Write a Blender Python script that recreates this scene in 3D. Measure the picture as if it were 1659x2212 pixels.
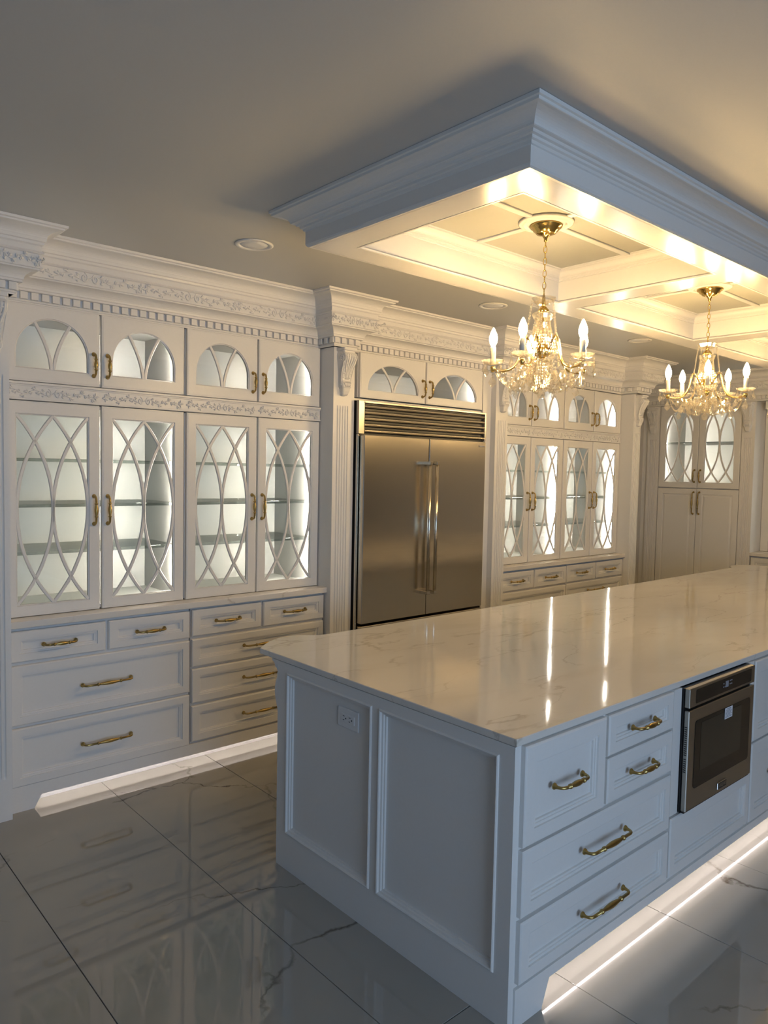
import bpy, math, random
from mathutils import Matrix, Vector
R = math.radians
PI = math.pi
random.seed(7)
S = bpy.context.scene
for o in list(bpy.data.objects):
    bpy.data.objects.remove(o)
C = S.collection

# ------------------------------------------------------------------ camera
YAW, PITCH, ROLL, CAMH = R(41.5745), R(3.187), R(-1.138), 1.72
fw = Vector((math.sin(YAW)*math.cos(PITCH), math.cos(YAW)*math.cos(PITCH), -math.sin(PITCH)))
rt = Vector((math.cos(YAW), -math.sin(YAW), 0))
dn = fw.cross(rt)
r2 = rt*math.cos(ROLL) + dn*math.sin(ROLL)
d2 = -rt*math.sin(ROLL) + dn*math.cos(ROLL)
cam = bpy.data.cameras.new('camera')
cam.sensor_fit = 'VERTICAL'; cam.sensor_height = 36.0
cam.lens = 1598.0/2212.0*36.0
cam.clip_start = 0.05
camo = bpy.data.objects.new('camera', cam); C.objects.link(camo)
m = Matrix((r2, -d2, -fw)).transposed().to_4x4()
m.translation = Vector((0, 0, CAMH))
camo.matrix_world = m
S.camera = camo

# ------------------------------------------------------------------ light
ZC = 2.815                                   # ceiling height
w = bpy.data.worlds.new('evening_sky'); S.world = w; w.use_nodes = True
w.node_tree.nodes['Background'].inputs[0].default_value = (0.35, 0.55, 1.0, 1)
w.node_tree.nodes['Background'].inputs[1].default_value = 0.35
DAY = (0.52, 0.72, 1.0)
def area(name, loc, rot, sx, sy, power, col):
    l = bpy.data.lights.new(name, 'AREA'); l.shape = 'RECTANGLE'; l.size = sx; l.size_y = sy
    l.energy = power; l.color = col
    o = bpy.data.objects.new(name, l); C.objects.link(o); o.location = loc; o.rotation_euler = rot
    return o
area('daylight_window_1', (0.65, -3.32, 1.35), (R(90), 0, 0), 3.1, 1.9, 98, DAY)
area('daylight_window_2', (-2.62, 0.6, 1.35), (R(90), 0, R(-90)), 1.7, 1.9, 1.5, DAY)
BULB, LED = 330.0, 170.0
S.view_settings.view_transform = 'Standard'; S.view_settings.look = 'None'
S.view_settings.gamma = 1.0; S.view_settings.use_curve_mapping = False
S.view_settings.exposure = 0.0
S.cycles.caustics_reflective = False; S.cycles.caustics_refractive = False
S.cycles.sample_clamp_indirect = 4.0; S.cycles.use_light_tree = False; S.cycles.use_adaptive_sampling = True; S.cycles.adaptive_threshold = 0.09
S.cycles.max_bounces = 6; S.cycles.diffuse_bounces = 4; S.cycles.glossy_bounces = 4; S.cycles.transmission_bounces = 5; S.cycles.transparent_max_bounces = 20

# ------------------------------------------------------------------ materials
M = {}
def new_mat(name):
    mt = bpy.data.materials.new(name); mt.use_nodes = True
    nt = mt.node_tree; M[name] = mt
    return mt, nt, nt.nodes['Principled BSDF']
def ln(nt, a, ai, b, bi): nt.links.new(a.outputs[ai], b.inputs[bi])
def paint(name, col, rough, bump=0.0, scale=60, var=0.03, metal=0.0, spec=0.5):
    mt, nt, b = new_mat(name)
    b.inputs['Roughness'].default_value = rough; b.inputs['Metallic'].default_value = metal
    b.inputs['Specular IOR Level'].default_value = spec
    tc = nt.nodes.new('ShaderNodeNewGeometry'); n = nt.nodes.new('ShaderNodeTexNoise')
    n.inputs['Scale'].default_value = scale; n.inputs['Detail'].default_value = 1 if bump >= 0.1 else 0
    ln(nt, tc, 'Position', n, 'Vector')
    mix = nt.nodes.new('ShaderNodeMix'); mix.data_type = 'RGBA'
    mix.inputs[6].default_value = tuple(c*(1-var) for c in col)+(1,)
    mix.inputs[7].default_value = tuple(min(1, c*(1+var)) for c in col)+(1,)
    ln(nt, n, 'Fac', mix, 0); nt.links.new(mix.outputs[2], b.inputs['Base Color'])
    if bump >= 0.1:
        bp = nt.nodes.new('ShaderNodeBump'); bp.inputs['Strength'].default_value = bump; bp.inputs['Distance'].default_value = 0.002
        ln(nt, n, 'Fac', bp, 'Height'); nt.links.new(bp.outputs[0], b.inputs['Normal'])
    return mt
paint('cabinet_white', (0.80, 0.785, 0.76), 0.36, 0.02, 90, 0.012)
paint('trim_white', (0.80, 0.785, 0.755), 0.33, 0.02, 90, 0.012)
paint('soffit_white', (0.80, 0.785, 0.75), 0.22, 0.10, 45, 0.012)
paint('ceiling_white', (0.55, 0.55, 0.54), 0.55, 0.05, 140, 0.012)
paint('panel_sage', (0.50, 0.495, 0.44), 0.5, 0.03, 100, 0.012)
paint('wall_paint', (0.62, 0.60, 0.56), 0.6, 0.05, 120, 0.02)
paint('dark_wall_paint', (0.16, 0.155, 0.15), 0.6, 0.05, 120, 0.02)
paint('shelf_white', (0.62, 0.64, 0.64), 0.25, 0, 30, 0.03)
paint('brass', (0.45, 0.325, 0.12), 0.33, 0.05, 150, 0.10, 1.0)
paint('gold', (1.0, 0.69, 0.22), 0.14, 0, 60, 0.04, 1.0)
paint('black_plastic', (0.012, 0.012, 0.013), 0.35, 0, 50, 0.1)
paint('black_glass', (0.006, 0.006, 0.006), 0.06, 0, 50, 0.1)
paint('oven_cavity_glass', (0.028, 0.026, 0.020), 0.08, 0, 30, 0.1)
paint('chrome', (0.75, 0.73, 0.70), 0.12, 0, 50, 0.03, 1.0)
paint('silver', (0.42, 0.41, 0.40), 0.35, 0, 50, 0.03, 1.0)
paint('sticker_white', (0.75, 0.76, 0.80), 0.5, 0, 50, 0.02)
paint('ink_grey', (0.25, 0.26, 0.30), 0.6, 0, 50, 0.02)
paint('plastic_white', (0.80, 0.80, 0.80), 0.35, 0, 50, 0.01)
paint('candle_cream', (0.86, 0.80, 0.66), 0.4, 0, 40, 0.04)
paint('grout', (0.30, 0.28, 0.25), 0.8, 0.1, 200, 0.1)
paint('medallion_white', (0.82, 0.79, 0.74), 0.45, 0, 80, 0.02)
def brushed(name, col, rough, sc):
    mt, nt, b = new_mat(name)
    b.inputs['Metallic'].default_value = 1.0
    g = nt.nodes.new('ShaderNodeNewGeometry'); mp = nt.nodes.new('ShaderNodeMapping')
    mp.inputs['Scale'].default_value = sc
    n = nt.nodes.new('ShaderNodeTexNoise'); n.inputs['Scale'].default_value = 1.0; n.inputs['Detail'].default_value = 4
    ln(nt, g, 'Position', mp, 'Vector'); ln(nt, mp, 'Vector', n, 'Vector')
    r = nt.nodes.new('ShaderNodeMapRange'); r.inputs[3].default_value = rough*0.8; r.inputs[4].default_value = rough*1.25
    ln(nt, n, 'Fac', r, 0); nt.links.new(r.outputs[0], b.inputs['Roughness'])
    mix = nt.nodes.new('ShaderNodeMix'); mix.data_type = 'RGBA'
    mix.inputs[6].default_value = tuple(c*0.93 for c in col)+(1,); mix.inputs[7].default_value = tuple(c*1.05 for c in col)+(1,)
    ln(nt, n, 'Fac', mix, 0); nt.links.new(mix.outputs[2], b.inputs['Base Color'])
    b.inputs['Anisotropic'].default_value = 0.4
brushed('stainless', (0.78, 0.71, 0.59), 0.20, (3, 3, 500))
brushed('oven_steel', (0.42, 0.395, 0.35), 0.30, (4, 4, 500))
def marble(name, base, vein, dark, rough, scale, stretch, width, amount, soft):
    mt, nt, b = new_mat(name)
    b.inputs['Roughness'].default_value = rough
    g = nt.nodes.new('ShaderNodeNewGeometry'); mp = nt.nodes.new('ShaderNodeMapping')
    mp.inputs['Scale'].default_value = stretch; mp.inputs['Rotation'].default_value = (0, 0, R(18))
    ln(nt, g, 'Position', mp, 'Vector')
    d = nt.nodes.new('ShaderNodeTexNoise'); d.inputs['Scale'].default_value = 2.2*scale; d.inputs['Detail'].default_value = 6
    ln(nt, mp, 'Vector', d, 'Vector')
    ad = nt.nodes.new('ShaderNodeVectorMath'); ad.operation = 'MULTIPLY_ADD'
    ln(nt, d, 'Color', ad, 0); ad.inputs[1].default_value = (0.75, 0.75, 0); ln(nt, mp, 'Vector', ad, 2)
    v = nt.nodes.new('ShaderNodeTexVoronoi'); v.feature = 'DISTANCE_TO_EDGE'; v.inputs['Scale'].default_value = scale
    ln(nt, ad, 0, v, 'Vector')
    r = nt.nodes.new('ShaderNodeMapRange'); r.inputs[1].default_value = 0.0; r.inputs[2].default_value = width
    r.inputs[3].default_value = 1.0; r.inputs[4].default_value = 0.0
    ln(nt, v, 'Distance', r, 0)
    n2 = nt.nodes.new('ShaderNodeTexNoise'); n2.inputs['Scale'].default_value = 1.7*scale; n2.inputs['Detail'].default_value = 3
    ln(nt, mp, 'Vector', n2, 'Vector')
    k = nt.nodes.new('ShaderNodeMapRange'); k.inputs[1].default_value = 0.44; k.inputs[2].default_value = 0.60
    k.inputs[3].default_value = 0.0; k.inputs[4].default_value = amount
    ln(nt, n2, 'Fac', k, 0)
    mu = nt.nodes.new('ShaderNodeMath'); mu.operation = 'MULTIPLY'
    ln(nt, r, 0, mu, 0); ln(nt, k, 0, mu, 1)
    n3 = nt.nodes.new('ShaderNodeTexNoise'); n3.inputs['Scale'].default_value = 1.1*scale; n3.inputs['Detail'].default_value = 8
    n3.inputs['Distortion'].default_value = 1.5
    ln(nt, mp, 'Vector', n3, 'Vector')
    cl = nt.nodes.new('ShaderNodeMix'); cl.data_type = 'RGBA'
    cl.inputs[6].default_value = base+(1,); cl.inputs[7].default_value = vein+(1,)
    k3 = nt.nodes.new('ShaderNodeMapRange'); k3.inputs[1].default_value = 0.45; k3.inputs[2].default_value = 0.75
    k3.inputs[4].default_value = soft
    ln(nt, n3, 'Fac', k3, 0); ln(nt, k3, 0, cl, 0)
    mx = nt.nodes.new('ShaderNodeMix'); mx.data_type = 'RGBA'; mx.inputs[7].default_value = dark+(1,)
    ln(nt, mu, 0, mx, 0); nt.links.new(cl.outputs[2], mx.inputs[6]); nt.links.new(mx.outputs[2], b.inputs['Base Color'])
    return b
marble('floor_marble', (0.34, 0.325, 0.295), (0.275, 0.26, 0.23), (0.07, 0.05, 0.03), 0.02, 0.85, (1, 1, 1), 0.006, 1.0, 0.5).inputs['Specular IOR Level'].default_value = 0.85
marble('counter_quartz', (0.80, 0.77, 0.72), (0.70, 0.655, 0.59), (0.42, 0.36, 0.29), 0.055, 1.9, (0.55, 1.6, 1), 0.022, 0.5, 0.6).inputs['Specular IOR Level'].default_value = 0.75
def schlick(nt, f0):
    # thin-sheet reflectance, the same from both sides
    lw = nt.nodes.new('ShaderNodeLayerWeight'); lw.inputs[0].default_value = 0.5
    pw = nt.nodes.new('ShaderNodeMath'); pw.operation = 'POWER'; pw.inputs[1].default_value = 5.0
    ln(nt, lw, 'Facing', pw, 0)
    ma = nt.nodes.new('ShaderNodeMath'); ma.operation = 'MULTIPLY_ADD'; ma.inputs[1].default_value = 1-f0; ma.inputs[2].default_value = f0
    ln(nt, pw, 0, ma, 0); return ma
def glassy(name, tint, base):
    mt, nt, b = new_mat(name); nt.nodes.remove(b); out = nt.nodes['Material Output']
    t = nt.nodes.new('ShaderNodeBsdfTransparent'); t.inputs[0].default_value = tint+(1,)
    g = nt.nodes.new('ShaderNodeBsdfGlossy'); g.inputs['Roughness'].default_value = 0.02
    ad = schlick(nt, base)
    mx = nt.nodes.new('ShaderNodeMixShader'); ln(nt, ad, 0, mx, 0); ln(nt, t, 0, mx, 1); ln(nt, g, 0, mx, 2)
    ln(nt, mx, 0, out, 0)
glassy('pane_glass', (0.97, 0.98, 0.97), 0.04)
glassy('shelf_glass', (0.86, 0.89, 0.88), 0.08)
def crystal(name):
    mt, nt, b = new_mat(name); nt.nodes.remove(b); out = nt.nodes['Material Output']
    t = nt.nodes.new('ShaderNodeBsdfTransparent'); t.inputs[0].default_value = (1, 0.985, 0.95, 1)
    g = nt.nodes.new('ShaderNodeBsdfGlossy'); g.inputs['Roughness'].default_value = 0.05; g.inputs[0].default_value = (1, 0.97, 0.9, 1)
    d = nt.nodes.new('ShaderNodeBsdfTranslucent'); d.inputs[0].default_value = (1, 0.95, 0.85, 1)
    m1 = nt.nodes.new('ShaderNodeMixShader'); m1.inputs[0].default_value = 0.12; ln(nt, t, 0, m1, 1); ln(nt, d, 0, m1, 2)
    ad = schlick(nt, 0.20)
    m2 = nt.nodes.new('ShaderNodeMixShader'); ln(nt, ad, 0, m2, 0); ln(nt, m1, 0, m2, 1); ln(nt, g, 0, m2, 2)
    ln(nt, m2, 0, out, 0)
crystal('crystal')
def emit(name, col, st):
    mt, nt, b = new_mat(name); nt.nodes.remove(b); out = nt.nodes['Material Output']
    e = nt.nodes.new('ShaderNodeEmission'); e.inputs[0].default_value = col+(1,); e.inputs[1].default_value = st
    ln(nt, e, 0, out, 0)
emit('bulb_glow', (1.0, 0.665, 0.29), BULB)
emit('led_floor', (1.0, 0.88, 0.82), 42.0)
emit('led_cabinet', (1.0, 0.94, 0.82), LED)

# ------------------------------------------------------------------ mesh helpers
class MB:
    def __init__(s): s.v = []; s.f = []; s.sm = []
    def add(s, vs, fs, smooth=False):
        o = len(s.v); s.v += [tuple(p) for p in vs]
        for f in fs: s.f.append([i+o for i in f]); s.sm.append(smooth)
        return s
    def box(s, x0, x1, y0, y1, z0, z1):
        return s.add([(x0,y0,z0),(x1,y0,z0),(x1,y1,z0),(x0,y1,z0),(x0,y0,z1),(x1,y0,z1),(x1,y1,z1),(x0,y1,z1)],
              [(0,3,2,1),(4,5,6,7),(0,1,5,4),(1,2,6,5),(2,3,7,6),(3,0,4,7)])
    def cbox(s, x0, x1, y0, y1, z0, z1, b=0.003):
        # box with every edge chamfered
        P = []; F = []
        cx, cy, cz = (x0+x1)/2, (y0+y1)/2, (z0+z1)/2
        hx, hy, hz = (x1-x0)/2, (y1-y0)/2, (z1-z0)/2
        idx = {}
        for sx in (-1,1):
            for sy in (-1,1):
                for sz in (-1,1):
                    for a in range(3):
                        d = [b, b, b]; d[a] = 0
                        idx[(sx,sy,sz,a)] = len(P)
                        P.append((cx+sx*(hx-d[0]), cy+sy*(hy-d[1]), cz+sz*(hz-d[2])))
        for a in range(3):
            i, j = [(1,2),(2,0),(0,1)][a]
            for sg in (-1,1):
                q = []
                for (u, vv) in ((-1,-1),(1,-1),(1,1),(-1,1)):
                    k = [0,0,0]; k[a] = sg; k[i] = u; k[j] = vv
                    q.append(idx[(k[0],k[1],k[2],a)])
                F.append(q if sg > 0 else q[::-1])
        for a in range(3):
            i, j = [(1,2),(2,0),(0,1)][a]
            for u in (-1,1):
                for vv in (-1,1):
                    k0 = [0,0,0]; k0[a] = -1; k0[i] = u; k0[j] = vv; k1 = list(k0); k1[a] = 1
                    F.append([idx[tuple(k0)+(i,)], idx[tuple(k0)+(j,)], idx[tuple(k1)+(j,)], idx[tuple(k1)+(i,)]])
        for sx in (-1,1):
            for sy in (-1,1):
                for sz in (-1,1):
                    F.append([idx[(sx,sy,sz,a)] for a in range(3)])
        return s.add(P, F)
    def tube(s, path, rad, n=8, cap=True, smooth=True, flat=1.0):
        path = [Vector(p) for p in path]; k = len(path)
        if not hasattr(rad, '__len__'): rad = [rad]*k
        t0 = (path[1]-path[0]).normalized()
        up = Vector((0,0,1)) if abs(t0.z) < 0.9 else Vector((0,1,0))
        nx = t0.cross(up).normalized(); vs = []
        for i, p in enumerate(path):
            t = (path[min(i+1,k-1)]-path[max(i-1,0)]).normalized()
            nx = (nx - t*nx.dot(t))
            nx = nx.normalized() if nx.length > 1e-6 else t.orthogonal().normalized()
            ny = t.cross(nx)
            for j in range(n):
                a = 2*PI*j/n
                vs.append(p + nx*math.cos(a)*rad[i] + ny*math.sin(a)*rad[i]*flat)
        fs = [(i*n+j, i*n+(j+1)%n, (i+1)*n+(j+1)%n, (i+1)*n+j) for i in range(k-1) for j in range(n)]
        if cap: fs += [tuple(range(n))[::-1], tuple(range((k-1)*n, k*n))]
        return s.add(vs, fs, smooth)
    def lathe(s, prof, n=16, c=(0,0,0), smooth=True, flute=0.0):
        # prof: (radius, z)
        vs = []; k = len(prof)
        for (r, z) in prof:
            for j in range(n):
                a = 2*PI*j/n; rr = r*(1+flute*(1 if j % 2 else -1))
                vs.append((c[0]+rr*math.cos(a), c[1]+rr*math.sin(a), c[2]+z))
        fs = [(i*n+j, i*n+(j+1)%n, (i+1)*n+(j+1)%n, (i+1)*n+j) for i in range(k-1) for j in range(n)]
        if prof[0][0] > 1e-5: fs.append(tuple(range(n))[::-1])
        if prof[-1][0] > 1e-5: fs.append(tuple(range((k-1)*n, k*n)))
        return s.add(vs, fs, smooth)
    def loops(s, Ls, close_last=True, smooth=False):
        # bridge consecutive loops of equal length
        n = len(Ls[0]); vs = [p for L in Ls for p in L]
        fs = [(i*n+j, i*n+(j+1)%n, (i+1)*n+(j+1)%n, (i+1)*n+j) for i in range(len(Ls)-1) for j in range(n)]
        if close_last: fs.append(tuple(range((len(Ls)-1)*n, len(Ls)*n)))
        return s.add(vs, fs, smooth)
    def prism(s, poly, y0, y1):
        # poly in (x,z), extruded along y
        n = len(poly)
        vs = [(x,y0,z) for x,z in poly]+[(x,y1,z) for x,z in poly]
        fs = [tuple(range(n))[::-1], tuple(range(n,2*n))]+[(i,(i+1)%n,n+(i+1)%n,n+i) for i in range(n)]
        return s.add(vs, fs)
    def ribbon(s, pts, wd, y0, y1):
        # flat strip following 2D points (x,z)
        k = len(pts); vs = []
        for i in range(k):
            a = pts[max(i-1,0)]; b = pts[min(i+1,k-1)]
            dx, dz = b[0]-a[0], b[1]-a[1]; L = math.hypot(dx, dz) or 1
            nx, nz = -dz/L*wd/2, dx/L*wd/2; x, z = pts[i]; c = wd*0.18
            sx, sz = nx*(1-2*c/wd), nz*(1-2*c/wd)
            vs += [(x+nx,y1,z+nz),(x+nx,y0+c,z+nz),(x+sx,y0,z+sz),(x-sx,y0,z-sz),(x-nx,y0+c,z-nz),(x-nx,y1,z-nz)]
        fs = [(i*6+j, i*6+(j+1)%6, (i+1)*6+(j+1)%6, (i+1)*6+j) for i in range(k-1) for j in range(6)]
        fs += [(5,4,3,2,1,0), tuple(range((k-1)*6, k*6))]
        return s.add(vs, fs)
    def mesh(s, name, mat):
        me = bpy.data.meshes.new(name); me.from_pydata(s.v, [], s.f)
        for p, q in zip(me.polygons, s.sm): p.use_smooth = q
        import bmesh
        bm = bmesh.new(); bm.from_mesh(me); bmesh.ops.recalc_face_normals(bm, faces=bm.faces[:]); bm.to_mesh(me); bm.free()
        me.materials.append(M[mat]); return me
def obj(name, me, parent=None, loc=(0,0,0), rot=(0,0,0)):
    o = bpy.data.objects.new(name, me); C.objects.link(o); o.parent = parent
    o.location = loc; o.rotation_euler = rot; return o
def part(name, mb, mat, parent=None, loc=(0,0,0), rot=(0,0,0)):
    return obj(name, mb.mesh(name, mat), parent, loc, rot)
def thing(name, label, cat, loc=(0,0,0), rz=0, group=None):
    o = obj(name, None, None, loc, (0,0,rz)); o['label'] = label; o['category'] = cat
    if group: o['group'] = group
    return o
def tag(o, label, cat, group=None):
    o['label'] = label; o['category'] = cat
    if group: o['group'] = group
    return o
def struct(o): o['kind'] = 'structure'; return o
CACHE = {}
def cached(key, fn):
    if key not in CACHE: CACHE[key] = fn()
    return CACHE[key]
def copy_tree(o, parent=None):
    c = o.copy(); C.objects.link(c); c.parent = parent
    for ch in list(o.children): copy_tree(ch, c)
    return c
def arc(cx, cz, r, a0, a1, n):
    return [(cx+r*math.cos(R(a0+(a1-a0)*i/n)), cz+r*math.sin(R(a0+(a1-a0)*i/n))) for i in range(n+1)]
def rect(x0, x1, z0, z1, y): return [(x0,y,z0),(x1,y,z0),(x1,y,z1),(x0,y,z1)]

# sweep a moulding profile [(q outward, z)] along a plan path of body corners; outward is on the right hand of travel
def sweep(mb, path, prof, closed=False):
    n = len(path)
    def off(i, q):
        def nrm(a, b):
            dx, dy = b[0]-a[0], b[1]-a[1]; L = math.hypot(dx, dy); return (dy/L, -dx/L)
        p = path[i]
        if closed or 0 < i < n-1:
            n1 = nrm(path[i-1], p); n2 = nrm(p, path[(i+1) % n])
        elif i == 0: n1 = n2 = nrm(p, path[1])
        else: n1 = n2 = nrm(path[i-1], p)
        d = 1+n1[0]*n2[0]+n1[1]*n2[1]
        return (p[0]+(n1[0]+n2[0])/d*q, p[1]+(n1[1]+n2[1])/d*q)
    vs = []; k = len(prof)
    for i in range(n):
        for (q, z) in prof:
            x, y = off(i, q); vs.append((x, y, z))
    segs = n if closed else n-1
    fs = [(i*k+j, i*k+j+1, ((i+1)%n)*k+j+1, ((i+1)%n)*k+j) for i in range(segs) for j in range(k-1)]
    mb.add(vs, fs)

# ------------------------------------------------------------------ repeated pieces
def handle_mesh(L):
    def mk():
        so = 0.033; p = []; r = []
        H = L/2
        foot = [(-H,0.0,.0115),(-H,-.004,.011),(-H,-.008,.007),(-H,-.016,.0052),(-H+.003,-.024,.0052),(-H+.010,-.0305,.0054),(-H+.020,-.0335,.0056)]
        for x,y,q in foot: p.append((x,y,0)); r.append(q)
        xr = -L*0.235
        mid = [(xr-.004,.0056),(xr-.0035,.0085),(xr+.0035,.0085),(xr+.004,.0058),(xr*.8,.0058),(xr*.5,.0082),(xr*.2,.0098),(0,.0100)]
        for x,q in mid: p.append((x,-.0345,0)); r.append(q)
        p += [(-a[0],a[1],0) for a in p[-2::-1]]; r += r[-2::-1]
        return MB().tube(p, r, 10).mesh('handle', 'brass')
    return cached(('handle', L), mk)
def put_handle(parent, x, z, L, vertical=False):
    return obj('handle', handle_mesh(L), parent, (x, 0, z), (0, R(90) if vertical else 0, 0))
def front_mesh(wd, ht, mat='cabinet_white', m=0.042):
    # drawer front / panel door: origin lower left, face at y=0
    def mk():
        P = [(0,.0205),(0,.005),(.003,.002),(.006,0),(m,0),(m+.001,.006),(m+.010,.006),(m+.011,.009),(m+.017,.0105),(m+.018,.0175),(m+.0185,.0175)]
        L = [rect(i, wd-i, i, ht-i, y) for i, y in P]
        mb = MB().loops(L); mb.add(L[0], [(0,1,2,3)])
        return mb.mesh('front', mat)
    return cached(('front', round(wd,4), round(ht,4), mat, m), mk)
def raised_mesh(wd, ht):
    def mk():
        P = [(0,.02),(0,.004),(.004,0),(.058,0),(.061,.006),(.066,.008),(.085,.001),(.09,.001)]
        L = [rect(i, wd-i, i, ht-i, y) for i, y in P]
        mb = MB().loops(L); mb.add(L[0], [(0,1,2,3)])
        return mb.mesh('door', 'cabinet_white')
    return cached(('raised', round(wd,4), round(ht,4)), mk)
NA = 20
def hole(kind, wd, ht, mg):
    # contour of the glazed opening (x,z); mg = (side, bottom, top)
    s, b, t = mg; x0, x1, z0, z1 = s, wd-s, b, ht-t
    if kind == 'rect': return [(x0,z0),(x1,z0),(x1,z1),(x0,z1)]
    w2 = (x1-x0)/2; cx = (x0+x1)/2
    if kind == 'arch': rise = min(z1-z0-.045, w2*1.0)
    elif kind == 'low': rise = (z1-z0)*1.0
    else: rise = w2
    zs = z1-rise
    A = [(cx+w2*math.cos(PI*i/NA), zs+rise*math.sin(PI*i/NA)) for i in range(NA+1)]
    return [(x0,z0),(x1,z0)]+A
def outer_match(inner, wd, ht, i):
    x0, x1, z0, z1 = i, wd-i, i, ht-i
    if len(inner) == 4: return [(x0,z0),(x1,z0),(x1,z1),(x0,z1)]
    O = [(x0,z0),(x1,z0)]
    n = len(inner)-3
    for k in range(n+1): O.append((x1+(x0-x1)*k/n, z1))
    return O
def inset_in(c, d):
    # shrink a contour towards its inside
    cx = sum(p[0] for p in c)/len(c); n = len(c); out = []
    for i in range(n):
        a = c[i-1]; b = c[i]; e = c[(i+1) % n]
        def nn(p, q):
            dx, dz = q[0]-p[0], q[1]-p[1]; L = math.hypot(dx, dz) or 1; return (-dz/L, dx/L)
        n1 = nn(a, b); n2 = nn(b, e); dd = max(0.35, 1+n1[0]*n2[0]+n1[1]*n2[1])
        out.append((b[0]+(n1[0]+n2[0])/dd*d, b[1]+(n1[1]+n2[1])/dd*d))
    return out
def glass_frame(kind, wd, ht, mg):
    def mk():
        h = hole(kind, wd, ht, mg)
        seq = []
        for i, y in [(0,.022),(0,.004),(.003,.001),(.008,.001),(.010,0)]:
            seq.append([(x,y,z) for x,z in outer_match(h, wd, ht, i)])
        for d, y in [(-.006,0),(-.003,.005),(0,.006),(0,.022)]:
            seq.append([(x,y,z) for x,z in inset_in(h, d)])
        seq.append(seq[0])
        return MB().loops(seq, False).mesh('door', 'cabinet_white')
    return cached(('gframe', kind, round(wd,4), round(ht,4), mg), mk)
def inside(h, p):
    x, z = p; ins = False; n = len(h)
    for i in range(n):
        a = h[i]; b = h[(i+1) % n]
        if (a[1] > z) != (b[1] > z) and x < (b[0]-a[0])*(z-a[1])/(b[1]-a[1])+a[0]: ins = not ins
    return ins
def muntin_meshes(kind, wd, ht, mg):
    def mk():
        s, b, t = mg; x0, x1, z0, z1 = s, wd-s, b, ht-t; W = x1-x0; H = z1-z0; res = []
        cx = (x0+x1)/2
        if kind in ('rect', 'round'):
            Hh = H if kind == 'rect' else H*1.10
            big = inset_in(hole(kind, wd, ht, mg), -.010)
            s_ = W/2; Rr = (Hh*Hh/8)/s_+s_/2
            def f(u): 
                z = (u-.5)*Hh; return math.sqrt(Rr*Rr-z*z)-(Rr-s_)
            for (xa, sg) in ((x0,1),(cx,-1),(cx,1),(x1,-1)):
                pts = [(xa+sg*f(i/36), z0+Hh*i/36) for i in range(37)]
                pts = [p for p in pts if inside(big, p)] if kind == 'round' else pts
                if len(pts) > 3: res.append(MB().ribbon(pts, .0165, .003, .012).mesh('muntin', 'cabinet_white'))
        else:
            big = inset_in(hole(kind, wd, ht, mg), -.010)
            for sg in (-1, 1):
                pts = []
                for i in range(41):
                    u = i/40; z = z0-.006+(H+.01)*u; x = cx+sg*W*(0.045+0.29*u**1.7 if u > 0 else .01)
                    x = cx+sg*(0.006+W*0.27*u**1.7)
                    if inside(big, (x, max(z, z0+.001))): pts.append((x, z))
                res.append(MB().ribbon(pts, .0165, .003, .012).mesh('muntin', 'cabinet_white'))
        return res
    return cached(('munt', kind, round(wd,4), round(ht,4), mg), mk)
def pane_mesh(kind, wd, ht, mg):
    def mk():
        h = inset_in(hole(kind, wd, ht, mg), -.006)
        return MB().prism(h, .0135, .0165).mesh('pane', 'pane_glass')
    return cached(('pane', kind, round(wd,4), round(ht,4), mg), mk)
def glass_door(parent, kind, x, z, wd, ht, mg, hside, hz, hL, y=0):
    d = obj('door', glass_frame(kind, wd, ht, mg), parent, (x, y, z))
    obj('pane', pane_mesh(kind, wd, ht, mg), d)
    for me in muntin_meshes(kind, wd, ht, mg): obj('muntin', me, d)
    if hL: put_handle(d, wd-.030 if hside > 0 else .030, hz-z, hL, True)
    return d
def carcass(wd, z0, z1, depth, mat='cabinet_white', t=.018):
    # open-fronted box, y from 0 to depth
    mb = MB()
    mb.box(0, t, 0, depth, z0, z1); mb.box(wd-t, wd, 0, depth, z0, z1)
    mb.box(t, wd-t, 0, depth, z0, z0+t); mb.box(t, wd-t, 0, depth, z1-t, z1)
    mb.box(t, wd-t, depth-.012, depth, z0+t, z1-t)
    return mb
def led_strip_mesh(ht):
    return cached(('ledc', round(ht,3)), lambda: MB().box(-.004, .004, -.006, .006, 0, ht).mesh('led_strip', 'led_cabinet'))

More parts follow.
